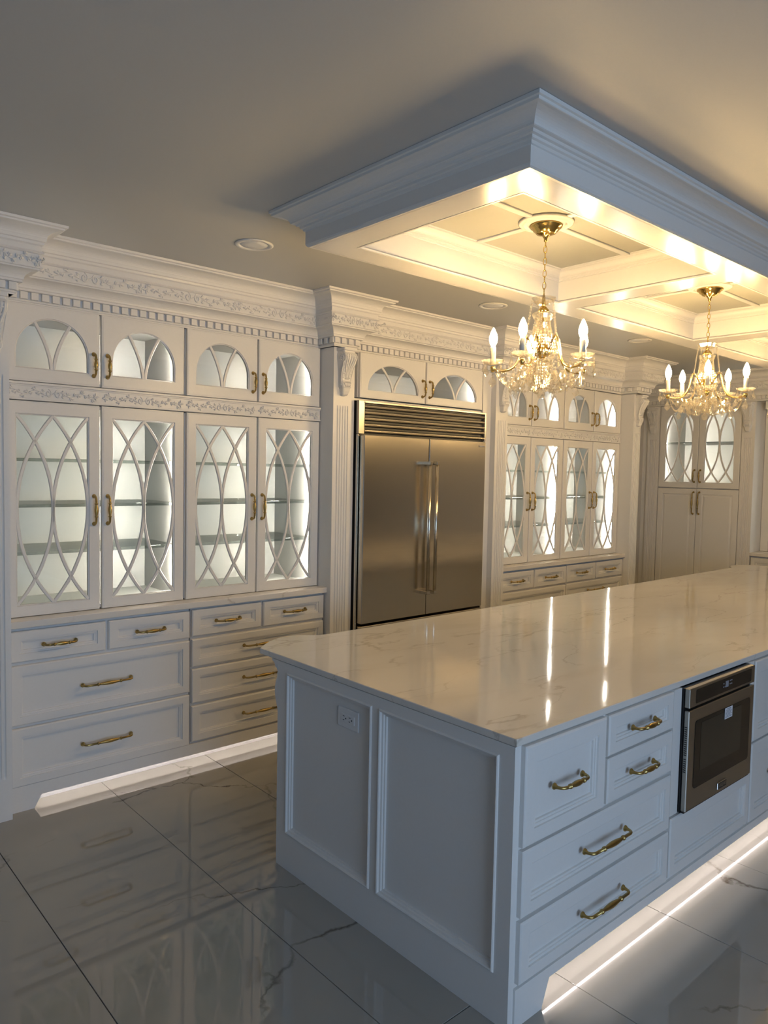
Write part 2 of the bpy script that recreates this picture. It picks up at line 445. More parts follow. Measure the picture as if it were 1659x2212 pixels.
# carved acanthus relief, one repeat of length .6, centred on x=0,z=0, standing out towards -y
def relief_mesh(scale=1.0, mat='trim_white'):
    def mk():
        mb = MB()
        def stroke(pts, r, n=5):
            k = len(pts)
            rad = [max(.0006, r*math.sin(PI*(0.12+0.80*i/(k-1)))) for i in range(k)]
            mb.tube([(x*scale, -.001, z*scale) for x, z in pts], [q*scale for q in rad], n, True, True, 1.0)
        def spiral(cx, cz, r0, turns, sg, a0=90):
            pts = []
            for i in range(15):
                u = i/14; a = R(a0)+sg*2*PI*turns*u; r = r0*(1-.78*u)
                pts.append((cx+r*math.cos(a), cz+r*math.sin(a)))
            stroke(pts, .0042)
        def leaf(x, z, ang, L, curl, r=.0052):
            pts = []; px, pz = x, z
            for i in range(6):
                pts.append((px, pz)); a = R(ang+curl*i/5); px += L/5*math.cos(a); pz += L/5*math.sin(a)
            stroke(pts, r)
        # running vine with leaves that curl off it on alternate sides
        stem = [(-.30+.60*i/48, .011*math.sin(2*PI*(-.30+.60*i/48)/.15)) for i in range(49)]
        mb.tube([(x*scale, -.0005, z*scale) for x, z in stem], .0024*scale, 5)
        for i in range(24):
            x = -.2875+.025*i; z = .011*math.sin(2*PI*x/.15); up = 1 if i % 2 else -1
            if abs(x) < .055: continue
            d = 1 if x > 0 else -1
            leaf(x, z, (35 if d > 0 else 145)*up, .030, -55*up*d, .0062)
            leaf(x, z, (80 if d > 0 else 100)*up, .019, -35*up*d, .0046)
        for sg in (-1, 1):
            spiral(sg*.031, 0, .021, 1.3, sg, 90)
            leaf(sg*.056, .010, 90-sg*50, .022, -sg*70, .005)
            leaf(sg*.056, -.010, -90+sg*50, .022, sg*70, .005)
            for ang in (90, 40, 0, -40, -90):
                leaf(sg*.292, 0, ang if sg < 0 else 180-ang, .021, 14, .0050)
        me = mb.mesh('relief', mat); return me
    return cached(('relief', scale, mat), mk)

# ------------------------------------------------------------------ room
def build_room():
    X0, X1, Y0, Y1 = -2.6, 8.46, -3.3, 4.43
    fl = struct(part('floor', MB().box(X0, X1, Y0, Y1, -.05, -.011), 'grout'))
    tw, tl = 0.62, 2.44
    tile = MB().cbox(.0015, tw-.0015, .0015, tl-.0015, -.0105, 0, .0008).mesh('tile', 'floor_marble')
    x = 0.862-tw*6
    while x < X1:
        y = 1.515-tl*2
        while y < Y1:
            xa, xb, ya, yb = max(x, X0), min(x+tw, X1), max(y, Y0), min(y+tl, Y1)
            if xb-xa > .02 and yb-ya > .02:
                if xb-xa > tw-.01 and yb-ya > tl-.01:
                    obj('tile', tile, fl, (x, y, 0), (random.uniform(-.0004,.0004), random.uniform(-.0008,.0008), 0))
                else:
                    part('tile', MB().cbox(xa+.0015, xb-.0015, ya+.0015, yb-.0015, -.0105, 0, .0008), 'floor_marble', fl)
            y += tl
        x += tw
    # ceiling with an opening over the coffers
    hx0, hx1, hy0, hy1 = 1.93, 6.73, 1.53, 2.58
    c = MB(); zt = ZC+.12
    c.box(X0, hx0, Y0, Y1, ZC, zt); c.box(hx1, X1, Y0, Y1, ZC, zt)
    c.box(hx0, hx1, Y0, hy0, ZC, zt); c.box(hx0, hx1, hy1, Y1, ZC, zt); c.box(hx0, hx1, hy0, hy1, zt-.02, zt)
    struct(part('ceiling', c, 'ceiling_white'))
    struct(part('wall_back', MB().box(X0, X1, Y1, Y1+.12, -.05, zt), 'wall_paint'))
    struct(part('wall_right', MB().box(X1, X1+.12, Y0, Y1, -.05, zt), 'wall_paint'))
    def wall_with_window(name, horiz, a0, a1, c0, c1, w0, w1, z0, z1, num):
        # horiz: wall along x at y in [c0,c1]; else along y at x in [c0,c1]
        mb = MB()
        def bx(p0, p1, q0, q1):
            if horiz: mb.box(p0, p1, c0, c1, q0, q1)
            else: mb.box(c0, c1, p0, p1, q0, q1)
        bx(a0, w0, -.05, zt); bx(w1, a1, -.05, zt); bx(w0, w1, -.05, z0); bx(w0, w1, z1, zt)
        struct(part(name, mb, 'dark_wall_paint'))
        wn = struct(obj('window_%d' % num, None, None, (0,0,0)))
        fr = MB(); cm = (c0+c1)/2
        def fb(p0, p1, q0, q1, t=.03):
            if horiz: fr.box(p0, p1, cm-t, cm+t, q0, q1)
            else: fr.box(cm-t, cm+t, p0, p1, q0, q1)
        fb(w0, w0+.06, z0, z1); fb(w1-.06, w1, z0, z1); fb(w0, w1, z0, z0+.06); fb(w0, w1, z1-.06, z1)
        k = max(1, round((w1-w0)/1.1))
        for i in range(1, k): p = w0+(w1-w0)*i/k; fb(p-.025, p+.025, z0+.06, z1-.06, .025)
        part('window_frame', fr, 'trim_white', wn)
        for i in range(k):
            p0, p1 = w0+(w1-w0)*i/k+.03, w0+(w1-w0)*(i+1)/k-.03
            g = MB()
            if horiz: g.box(p0, p1, cm-.004, cm+.004, z0+.05, z1-.05)
            else: g.box(cm-.004, cm+.004, p0, p1, z0+.05, z1-.05)
            part('pane', g, 'pane_glass', wn)
    wall_with_window('wall_front', True, X0, X1, Y0-.12, Y0, -.95, 2.25, .35, 2.35, 1)
    wall_with_window('wall_left', False, Y0, Y1, X0-.12, X0, -.3, 1.5, .35, 2.35, 2)
build_room()

# ------------------------------------------------------------------ dropped ceiling tray with coffers
BX0, BX1, BY0, BY1, ZS = 1.862, 6.80, 1.455, 2.638, 2.663
COF = [(2.018, 3.460), (3.622, 5.040), (5.202, 6.642)]
CY0, CY1, ZCOF = 1.602, 2.484, 2.838
def build_tray():
    t = struct(obj('trim_1', None))
    e = .004
    def beam(*b): part('beam', MB().box(*b), 'soffit_white', t)
    beam(BX0+.02, BX1-.02, BY0+.02, CY0, ZS, ZCOF)
    beam(BX0+.02, BX1-.02, CY1, BY1-.02, ZS, ZCOF)
    beam(BX0+.02, COF[0][0], CY0, CY1, ZS, ZCOF); beam(COF[2][1], BX1-.02, CY0, CY1, ZS, ZCOF)
    beam(COF[0][1], COF[1][0], CY0, CY1, ZS, ZCOF); beam(COF[1][1], COF[2][0], CY0, CY1, ZS, ZCOF)
    cove = [(.046+.056*(1-math.cos(R(90*i/8))), 2.760+.032*math.sin(R(90*i/8))) for i in range(9)]
    prof = [(-.022,ZS),(-.010,ZS),(-.003,ZS+.005),(0,ZS+.012),(0,2.727),(.006,2.729),(.009,2.737),(.017,2.740),(.018,2.748),(.028,2.750),(.032,2.757),(.042,2.758)]+cove+[(.105,2.793),(.106,2.801),(.113,2.803),(.114,ZC-.001)]
    mb = MB(); sweep(mb, [(BX0,BY0),(BX1,BY0),(BX1,BY1),(BX0,BY1)], prof, True)
    part('crown_moulding', mb, 'trim_white', t)
    for (a, b) in COF:
        path = [(a,CY0),(a,CY1),(b,CY1),(b,CY0)]
        mb = MB()
        cv = [(.012+.030*(1-math.cos(R(90*i/6))), 2.800+.024*math.sin(R(90*i/6))) for i in range(7)]
        sweep(mb, path, [(.001,2.778),(.006,2.780),(.006,2.788),(.010,2.790),(.010,2.799)]+cv+[(.046,2.826),(.046,2.832),(.052,2.834),(.052,ZCOF)], True)
        part('coffer_crown', mb, 'trim_white', t)
        mb = MB(); sweep(mb, path, [(.0,ZS-.001),(.010,ZS-.001),(.011,ZS+.006),(.006,ZS+.010),(.001,ZS+.014)], True)
        part('coffer_bead', mb, 'trim_white', t)
        cx, cy = (a+b)/2, (CY0+CY1)/2
        for (x0, x1) in ((a+.03, cx-.016), (cx+.016, b-.03)):
            for (y0, y1) in ((CY0+.03, cy-.016), (cy+.016, CY1-.03)):
                part('coffer_panel', MB().box(x0, x1, y0, y1, ZCOF-.002, ZCOF+.010), 'panel_sage', t)
        part('batten', MB().cbox(a+.03, b-.03, cy-.017, cy+.017, ZCOF-.011, ZCOF+.006, .003), 'trim_white', t)
        part('batten', MB().cbox(cx-.017, cx+.017, CY0+.03, CY1-.03, ZCOF-.0105, ZCOF+.006, .003), 'trim_white', t)
build_tray()

# ------------------------------------------------------------------ cornices
cove1 = [(.036+.050*(1-math.cos(R(90*i/7))), 2.573+.040*math.sin(R(90*i/7))) for i in range(8)]
cove2 = [(.116+.056*(1-math.cos(R(90*i/8))), 2.757+.036*math.sin(R(90*i/8))) for i in range(9)]
CROWN = [(-.02,2.504),(.004,2.504),(.006,2.511),(.012,2.512),(.012,2.519),(.004,2.522),(.004,2.558),(.032,2.560),(.032,2.570)]+cove1+\
        [(.090,2.614),(.092,2.620),(.099,2.622),(.099,2.629),(.096,2.630),(.096,2.684),(.104,2.686),(.108,2.691),(.104,2.697),(.098,2.699),(.098,2.722),(.106,2.728),(.108,2.738),(.114,2.742),(.115,2.755)]+cove2+\
        [(.176,2.795),(.177,2.801),(.188,2.804),(.190,ZC-.0005)]
def build_cornice(name, path, back):
    t = struct(obj(name, None))
    mb = MB(); sweep(mb, path, CROWN)
    part('moulding', mb, 'trim_white', t)
    core = MB(); poly = [(x,y) for x,y in path]+back; n = len(poly)
    z0, z1 = 2.504, ZC-.001
    core.add([(x,y,z0) for x,y in poly]+[(x,y,z1) for x,y in poly],
             [tuple(range(n))]+[(i,(i+1)%n,n+(i+1)%n,n+i) for i in range(n)])
    part('entablature', core, 'trim_white', t)
    den = MB().cbox(-.0175, .0175, -.017, 0, 2.5235, 2.5585, .0015).mesh('dentil', 'trim_white')
    for i in range(len(path)-1):
        a, b = path[i], path[i+1]; dx, dy = b[0]-a[0], b[1]-a[1]; L = math.hypot(dx, dy); ux, uy = dx/L, dy/L
        ang = math.atan2(dy, dx); nx, ny = uy, -ux
        if L < .06: continue
        def turn(p, q, r):
            c = (q[0]-p[0])*(r[1]-q[1])-(q[1]-p[1])*(r[0]-q[0]); return 1 if c > 0 else -1
        e0 = .004; s0 = s1 = 0.0
        if i > 0: s0 = .004*(1 if turn(path[i-1], a, b) > 0 else -1)
        # convex corners have the dentils run past the body corner, concave ones stop short of it
        st = -.010 if (i > 0 and turn(path[i-1], a, b) > 0) else .022
        en = -.010 if (i < len(path)-2 and turn(a, b, path[i+2]) > 0) else .022
        k = max(1, int((L-st-en-.033)/.049)); pit = (L-st-en-.033)/k
        for j in range(k+1):
            d = st+.0165+j*pit
            obj('dentil', den, t, (a[0]+ux*d+nx*.004, a[1]+uy*d+ny*.004, 0), (0,0,ang))
        q = .096; ext = lambda v: q if v < 0 else -q
        La = L-(q if st > 0 else -q)-(q if en > 0 else -q)
        if La < .28: 
            if La > .10:
                sc = .62
                c = .5*(L+(q if st > 0 else -q)-(q if en > 0 else -q))
                obj('carved_relief', relief_mesh(.42), t, (a[0]+ux*c+nx*q, a[1]+uy*c+ny*q, 2.657), (0,0,ang))
            continue
        k = max(1, round(La/.60)); sc = La/k/.60
        for j in range(k):
            d = (q if st > 0 else -q)+La*(j+.5)/k
            o = obj('carved_relief', relief_mesh(1.0), t, (a[0]+ux*d+nx*q, a[1]+uy*d+ny*q, 2.657), (0,0,ang))
            o.scale = (sc*.98, 1.2, 1.22)
build_cornice('trim_2', [(.80,4.42),(.80,3.765),(1.01,3.765),(1.01,3.932),(2.892,3.932),(2.892,3.765),(3.072,3.765),(3.072,3.868),(4.525,3.868),(4.525,3.75),(4.695,3.75),(4.695,3.89),(6.474,3.89),(6.474,3.71),(6.69,3.71),(6.69,4.42)],
              [])
build_cornice('trim_3', [(7.868,4.42),(7.868,1.2)], [(8.45,1.2),(8.45,4.42)])

# ------------------------------------------------------------------ fluted pilasters
def flute_mesh(wd, ht, z0, z1, depth):
    def mk():
        n = 5; mg = .022; pit = (wd-2*mg)/n; gw = pit*.62; xs = [(0,depth,0),(0,0,0)]
        for i in range(n):
            c = mg+pit*(i+.5)
            for k in range(7):
                a = PI*k/6; xs.append((c-gw/2*math.cos(a), .0075*math.sin(a), 1))
        xs += [(wd,0,0),(wd,depth,0)]
        lev = [(0,0),(z0,0),(z0+.012,.6),(z0+.03,1),(z1-.03,1),(z1-.012,.6),(z1,0),(ht,0)]
        vs = [(x, y*(s if f else 1), z) for z, s in lev for x, y, f in xs]; k = len(xs)
        fs = [(i*k+j, i*k+j+1, (i+1)*k+j+1, (i+1)*k+j) for i in range(len(lev)-1) for j in range(k-1)]
        fs += [tuple(range(k)), tuple(range((len(lev)-1)*k, len(lev)*k))]
        return MB().add(vs, fs).mesh('shaft', 'cabinet_white')
    return cached(('flute', wd, ht, z0, z1, depth), mk)
def corbel_mesh():
    def mk():
        mb = MB(); Lp = []
        # (z, half width, projection)
        lev = [(.300,.054,.080),(.284,.054,.080),(.282,.047,.070),(.272,.046,.070),(.266,.049,.082),(.250,.050,.092),(.232,.049,.090),(.212,.046,.078),(.185,.043,.062),(.155,.040,.048),(.125,.038,.040),(.100,.037,.038),(.085,.037,.044),(.070,.037,.050),(.056,.036,.050),(.050,.032,.046),(.046,.030,.044),(.030,.027,.040),(.012,.024,.034),(.004,.020,.026),(0,.010,.010)]
        for z, hw, d in lev:
            c = min(.006, hw*.3, d*.3)
            Lp.append([(-hw,0,z),(-hw,-d+c,z),(-hw+c,-d,z),(hw-c,-d,z),(hw,-d+c,z),(hw,0,z)])
        mb.loops(Lp); mb.add(Lp[0], [tuple(range(6))])
        return mb.mesh('corbel', 'trim_white')
    return cached('corbel', mk)
def corbel_carving():
    def mk():
        mb = MB()
        def proj(z):
            T = [(.266,.082),(.250,.092),(.232,.090),(.212,.078),(.185,.062),(.155,.048),(.125,.040),(.100,.038),(.085,.044),(.070,.050),(.056,.050)]
            for (a, pa), (b, pb) in zip(T, T[1:]):
                if b <= z <= a: return pb+(pa-pb)*(z-b)/(a-b)
            return T[0][1] if z > .25 else T[-1][1]
        for k in range(-2, 3):                 # long leaf ribs
            pts = []; rr = []
            for i in range(9):
                u = i/8; z = .258-.155*u; x = k*(.017-.010*u)+.004*math.sin(u*6)*(1 if k > 0 else -1 if k < 0 else 0)
                pts.append((x, -proj(z)-.001, z)); rr.append(.0058*math.sin(PI*(.2+.7*u))+.001)
            mb.tube(pts, rr, 6)
        for sg in (-1, 1):                     # side leaf tips
            for i, z in enumerate((.235,.205,.175,.145,.118)):
                pts = [(sg*(.012+.022*j/4), -proj(z-.010*j/4+.004*j*j/16)-.001, z-.012*j/4+.010*j*j/16) for j in range(5)]
                mb.tube(pts, [.0025,.0048,.0052,.0040,.0012], 6)
        for k in range(-3, 4):                 # small fan above the cup
            pts = [(k*.0085*(.6+.5*j/4), -.047-.006*math.sin(PI*j/4), .058+.030*j/4*math.cos(k*.16)) for j in range(5)]
            mb.tube(pts, [.004,.005,.005,.0045,.002], 6)
        for sg in (-1, 1):                     # volutes on the two cheeks
            pts = []
            for i in range(22):
                u = i/21; a = R(100)+sg*0-2*PI*1.5*u; r = .024*(1-.8*u)
                pts.append((sg*.0495, -.055+r*math.cos(a), .236+r*math.sin(a)))
            mb.tube(pts, .0035, 6)
            pts = [(sg*(.048-.010*i/7), -.030-.040*(1-i/7)**2, .214-.150*i/7) for i in range(8)]
            mb.tube(pts, [.003]*8, 6)
        return mb.mesh('carving', 'trim_white')
    return cached('corbel_carving', mk)
def pilaster(label, loc, rz, wd=.148, depth=.16, corb=True):
    t = thing('fluted_pilaster', label, 'pilaster', loc, rz, 'fluted pilasters')
    obj('shaft', flute_mesh(wd, 2.503, .205, 2.135, depth), t)
    c = obj('corbel', corbel_mesh(), t, (wd/2, 0, 2.195))
    obj('carving', corbel_carving(), c)
    return t
pilaster('white fluted pilaster at the left edge beside the drawer hutch', (.846, 3.782, 0), 0, .148, .645)
pilaster('white fluted pilaster between the left hutch and the refrigerator', (2.904, 3.782, 0), 0)
pilaster('white fluted pilaster to the right of the refrigerator', (4.502, 3.782, 0), 0)
pilaster('white fluted pilaster ending the long cabinet wall near the pantry', (6.548, 3.782, 0), 0, .138, .30)
pilaster('shaded fluted pilaster left of the pantry in the corner', (7.872, 4.358, 0), R(-90), .138, .30)
pilaster('fluted pilaster on the right side of the pantry cupboard', (7.872, 3.312, 0), R(-90), .132, .30)

# ------------------------------------------------------------------ display hutches on the long wall
YB, YD, YW = 3.837, 3.915, 4.425
TALL, ARCH = (.060,.060,.068), (.060,.070,.064)
def base_unit(label, x0, rows, wd, loc_y=YB, ox=0, rz=0, group=None, deep=.56, feet=True):
    # rows: list of (z0, z1, n, handle length)
    t = thing('drawer_base_cabinet', label, 'cabinet', (x0, loc_y, 0), rz, group)
    part('carcass', MB().box(.003, wd-.003, .021, deep, .126, .917), 'cabinet_white', t)
    for (z0, z1, n, L) in rows:
        g = .007; w1 = (wd-.010-(n-1)*.016)/n
        for i in range(n):
            x = .005+i*(w1+.016)
            d = obj('drawer', front_mesh(w1, z1-z0), t, (x, 0, z0))
            if L: put_handle(d, w1/2, (z1-z0)/2, L)
    return t
ROW3 = [(.748,.902,2,.155),(.434,.732,1,.255),(.126,.419,1,.255)]
ROW4 = [(.752,.906,2,.155),(.576,.736,1,.255),(.364,.562,1,.255),(.139,.348,1,.255)]
base_unit('white base cabinet with two deep drawers under two small ones, far left', .998, ROW3, .954)
base_unit('white base cabinet with three wide drawers, left hutch beside the pilaster', 1.956, ROW4, .944)
base_unit('white base cabinet with drawers, right hutch next to the refrigerator pilaster', 4.668, ROW3, .937)
base_unit('white base cabinet with drawers, right hutch at its far end', 5.609, ROW4, .935)
def toe_board(label, x0, x1, y, deep, leg=.112, zt=.064, rz=0, ztop=.126, led_y=.06, dl=.035):
    t = thing('toe_board', label, 'toe board', (x0, y, 0), rz)
    L = x1-x0
    part('front_board', MB().prism([(0,0),(leg,0),(leg+dl,zt),(L-leg-dl,zt),(L-leg,0),(L,0),(L,ztop),(0,ztop)], .004, .024), 'cabinet_white', t)
    part('back_board', MB().box(0, L, deep, deep+.016, 0, ztop), 'cabinet_white', t)
    part('soffit_board', MB().box(0, L, .025, deep-.001, ztop-.005, ztop), 'cabinet_white', t)
    part('led_strip', MB().box(leg*.6, L-leg*.6, led_y-.0015, led_y+.0015, ztop-.013, ztop-.005), 'led_floor', t)
    return t
toe_board('white toe board with glowing light strip below the left drawer hutch', .998, 2.900, YB, .105)
toe_board('white toe board with light strip below the right drawer hutch', 4.668, 6.544, YB, .105)
def counter(label, x0, x1, y0, y1, z0=.920, z1=.955):
    return tag(part('stone_countertop', MB().cbox(x0, x1, y0, y1, z0, z1, .003), 'counter_quartz'), label, 'countertop')
counter('narrow stone countertop on the left drawer hutch', .998, 2.902, 3.815, YW)
counter('narrow stone countertop on the right drawer hutch', 4.668, 6.546, 3.815, YW)
def display_unit(label, x0, wd, kind, z0, z1, shelves, y=YD, rz=0, depth=None, group=None, both=True, mg=None, ledside=(1,0)):
    depth = depth or YW-y
    t = thing('glass_display_cabinet' if kind == 'rect' else 'arched_wall_cabinet', label, 'cabinet', (x0, y, 0), rz, group)
    part('carcass', carcass(wd, z0+.003, z1-.003, depth-.024).mesh('carcass', 'cabinet_white') and carcass(wd, z0+.003, z1-.003, depth-.024), 'cabinet_white', t, (0,.024,0))
    for z in shelves:
        part('shelf', MB().cbox(.020, wd-.020, .060, depth-.016, z-.008, z+.008, .001), 'shelf_glass', t)
    dw = (wd-.010-.012)/2; mg = mg or (TALL if kind == 'rect' else ARCH)
    if kind == 'rect': hz, hL = 1.484, .145
    elif kind == 'arch': hz, hL = z0+.112, .112
    else: hz, hL = z0+.105, .112
    glass_door(t, kind, .005, z0, dw, z1-z0, mg, 1, hz, hL)
    glass_door(t, kind, .005+dw+.012, z0, dw, z1-z0, mg, -1, hz, hL)
    for s in (0, 1):
        if ledside[0 if s else 1]:
            obj('led_strip', led_strip_mesh(z1-z0-.07), t, (wd-.046 if s else .046, .036, z0+.035))
    return t
SH = (1.266, 1.507, 1.741)
display_unit('tall white display cabinet with lattice glass doors, far left', .9955, .9525, 'rect', .957, 2.030, SH, ledside=(1,0))
display_unit('tall white lattice glass cabinet beside the pilaster left of the refrigerator', 1.956, .944, 'rect', .957, 2.030, SH, ledside=(1,0))
display_unit('tall white lattice glass cabinet just right of the refrigerator pilaster', 4.668, .937, 'rect', .957, 2.030, SH, ledside=(1,0))
display_unit('tall white lattice glass cabinet at the far end of the long wall', 5.609, .935, 'rect', .957, 2.030, SH, ledside=(1,0))
display_unit('white cabinet with two arched glass doors at the upper left corner', .9955, .9525, 'arch', 2.126, 2.503, (), ledside=(1,0))
display_unit('white cabinet with two arched glass doors beside the tall pilaster, left hutch', 1.956, .944, 'arch', 2.126, 2.503, (), ledside=(1,0))
display_unit('white arched glass cabinet behind the first chandelier', 4.668, .937, 'arch', 2.126, 2.503, (), ledside=(1,0))
display_unit('white arched glass cabinet on top at the far end of the long wall', 5.609, .935, 'arch', 2.126, 2.503, (), ledside=(1,0))
display_unit('white cabinet with two low arched glass doors above the refrigerator', 3.140, 1.236, 'low', 2.203, 2.500, (), y=3.808, depth=YW-3.808, mg=(.070,.056,.064), ledside=(1,0))
def frieze(label, x0, x1, y=YD):
    t = thing('carved_frieze', label, 'frieze', (x0, y, 0)); L = x1-x0
    mb = MB(); mb.box(0, L, .004, .40, 2.0335, 2.1225); mb.cbox(0, L, -.006, .004, 2.0335, 2.043, .002); mb.cbox(0, L, -.008, .004, 2.110, 2.1225, .002)
    mb.cbox(0, L, -.002, .004, 2.103, 2.1098, .001)
    part('rail', mb, 'cabinet_white', t)
    k = round(L/.5)
    for j in range(k):
        o = obj('carved_relief', relief_mesh(.86, 'cabinet_white'), t, (L*(j+.5)/k, .003, 2.073)); o.scale = (L/k/.6/.86*.92, 1.2, 1.2)
frieze('carved white frieze rail across the left hutch', .9955, 2.900)
frieze('carved white frieze rail across the right hutch', 4.668, 6.544)
# refrigerator surround
t = thing('refrigerator_surround', 'plain white panels framing the stainless refrigerator', 'panel', (0, 3.832, 0))
part('side_panel', MB().box(3.0535, 3.116, 0, .588, 0, 2.503), 'cabinet_white', t)
part('side_panel', MB().box(4.404, 4.5005, 0, .588, 0, 2.503), 'cabinet_white', t)
part('top_rail', MB().box(3.1165, 4.4035, .02, .04, 2.186, 2.200), 'cabinet_white', t)

# ------------------------------------------------------------------ refrigerator
def build_fridge():
    t = thing('refrigerator', 'large stainless steel built-in refrigerator with two tall doors', 'refrigerator', (3.120, 3.79, 0))
    W = 1.278
    part('body', MB().box(.006, W-.006, .022, .62, .03, 2.180), 'black_plastic', t)
    fr = MB(); fr.cbox(0, .050, -.004, .021, 1.962, 2.182, .002); fr.cbox(W-.014, W, -.004, .021, 1.962, 2.182, .002); fr.cbox(.0505, W-.0145, -.004, .021, 2.168, 2.182, .002)
    part('grille_frame', fr, 'oven_steel', t)
    part('side_trim', MB().cbox(0, .012, .002, .021, .04, 1.960, .002), 'stainless', t)
    part('side_trim', MB().cbox(W-.012, W, .002, .021, .04, 1.960, .002), 'stainless', t)
    lv = MB()
    n = 8; prof = []
    for i in range(n+1):
        a = R(-60+150*i/n); prof.append((.006-.018*math.cos(a), .0125*math.sin(a)))
    lou = MB(); vs = [(x, y, z) for x in (.052, W-.016) for y, z in prof]
    lou.add(vs, [(j, j+1, n+2+j, n+1+j) for j in range(n)]+[tuple(range(n+1)), tuple(range(n+1, 2*n+2))], False)
    lm = lou.mesh('louver', 'stainless')
    for i in range(5): obj('louver', lm, t, (0, .006, 1.984+i*.0405))
    dw = .604
    dm = MB().cbox(0, dw, 0, .046, 0, 1.262, .004).mesh('door', 'stainless')
    for k, x in enumerate((.016, .016+dw+.006)):
        d = obj('door', dm, t, (x, -.046, .692))
        hx = dw-.046 if k == 0 else .018
        b = MB(); b.tube([(hx,-.060,.168),(hx,-.060,1.090)], .0125, 14)
        b.cbox(hx-.014, hx+.014, -.074, 0, .158, .182, .002); b.cbox(hx-.014, hx+.014, -.074, 0, 1.076, 1.100, .002)
        part('handle', b, 'stainless', d)
        if k == 1:
            bd = part('badge', MB().cbox(dw-.080, dw-.016, -.003, .001, 1.222, 1.234, .001), 'chrome', d)
            part('badge_face', MB().box(dw-.070, dw-.018, -.0036, -.0030, 1.225, 1.231), 'ink_grey', d)
    dd = part('freezer_drawer', MB().cbox(.016, .016+dw*2+.006, -.046, 0, .12, .676, .004), 'stainless', t)
    b = MB(); b.tube([(.12,-.106,.600),(W-.13,-.106,.600)], .0125, 12); b.cbox(.12,.144,-.118,-.046,.588,.612,.002); b.cbox(W-.154,W-.13,-.118,-.046,.588,.612,.002)
    part('handle', b, 'stainless', dd)
    part('kick_plate', MB().box(.016, W-.016, .0, .02, .01, .115), 'black_plastic', t)
build_fridge()

# ------------------------------------------------------------------ pantry and end wall
tag(part('corner_filler_panel', MB().box(7.90, 8.17, 4.3585, 4.4295, 0, 2.503), 'cabinet_white'), 'plain white filler in the corner left of the shaded pilaster', 'panel')
def build_pantry():
    t = thing('pantry_cupboard', 'tall pantry cupboard with round-topped glass doors over plain panel doors', 'cupboard', (7.872, 4.214, 0), R(-90))
    W = .896; dw = .4435
    part('carcass', carcass(W, 1.596, 2.500, .55), 'cabinet_white', t, (0,.024,0))
    part('lower_carcass', MB().box(.002, W-.002, .024, .55, .02, 1.594), 'cabinet_white', t)
    part('shelf', MB().cbox(.02, W-.02, .06, .54, 2.086, 2.102, .001), 'shelf_glass', t)
    mg = (.066, .064, .066)
    for k, x in enumerate((.002, .4505)):
        glass_door(t, 'round', x, 1.600, dw, .900, mg, 1 if k == 0 else -1, 1.730, .128)
        d = obj('door', raised_mesh(dw, 1.545), t, (x, 0, .045))
        put_handle(d, dw-.030 if k == 0 else .030, 1.437-.045, .235, True)
    obj('led_strip', led_strip_mesh(.80), t, (.046, .036, 1.64))
build_pantry()
t = thing('drawer_base_cabinet', 'white base cabinet at the right edge beyond the pantry pilaster', 'cabinet', (7.885, 3.176, 0), R(-90))
part('carcass', MB().box(0, 1.2, .021, .56, .0, .917), 'cabinet_white', t)
for i in range(2):
    for z0, z1, L in ((.752,.905,.155),(.44,.736,.255),(.126,.424,.255)):
        d = obj('drawer', front_mesh(.588, z1-z0), t, (.005+i*.600, 0, z0)); put_handle(d, .294, (z1-z0)/2, L)
tag(part('stone_countertop', MB().cbox(7.860, 8.455, 1.96, 3.177, .920, .955, .003), 'counter_quartz'), 'pale stone countertop at the right edge beyond the pantry', 'countertop')
display_unit('white glass cabinet standing on the counter at the right edge', 8.150, 1.10, 'rect', .957, 2.30, SH, y=3.10, rz=R(-90), depth=.30)
tag(part('filler_panel', MB().box(8.12, 8.455, 3.102, 3.176, .957, 2.502), 'cabinet_white'), 'plain white filler strip between the pantry pilaster and the right-edge cabinet', 'panel')
tag(part('soffit_panel', MB().box(7.90, 8.45, 1.96, 3.100, 2.42, 2.502), 'cabinet_white'), 'white soffit panel above the right-edge counter', 'panel')

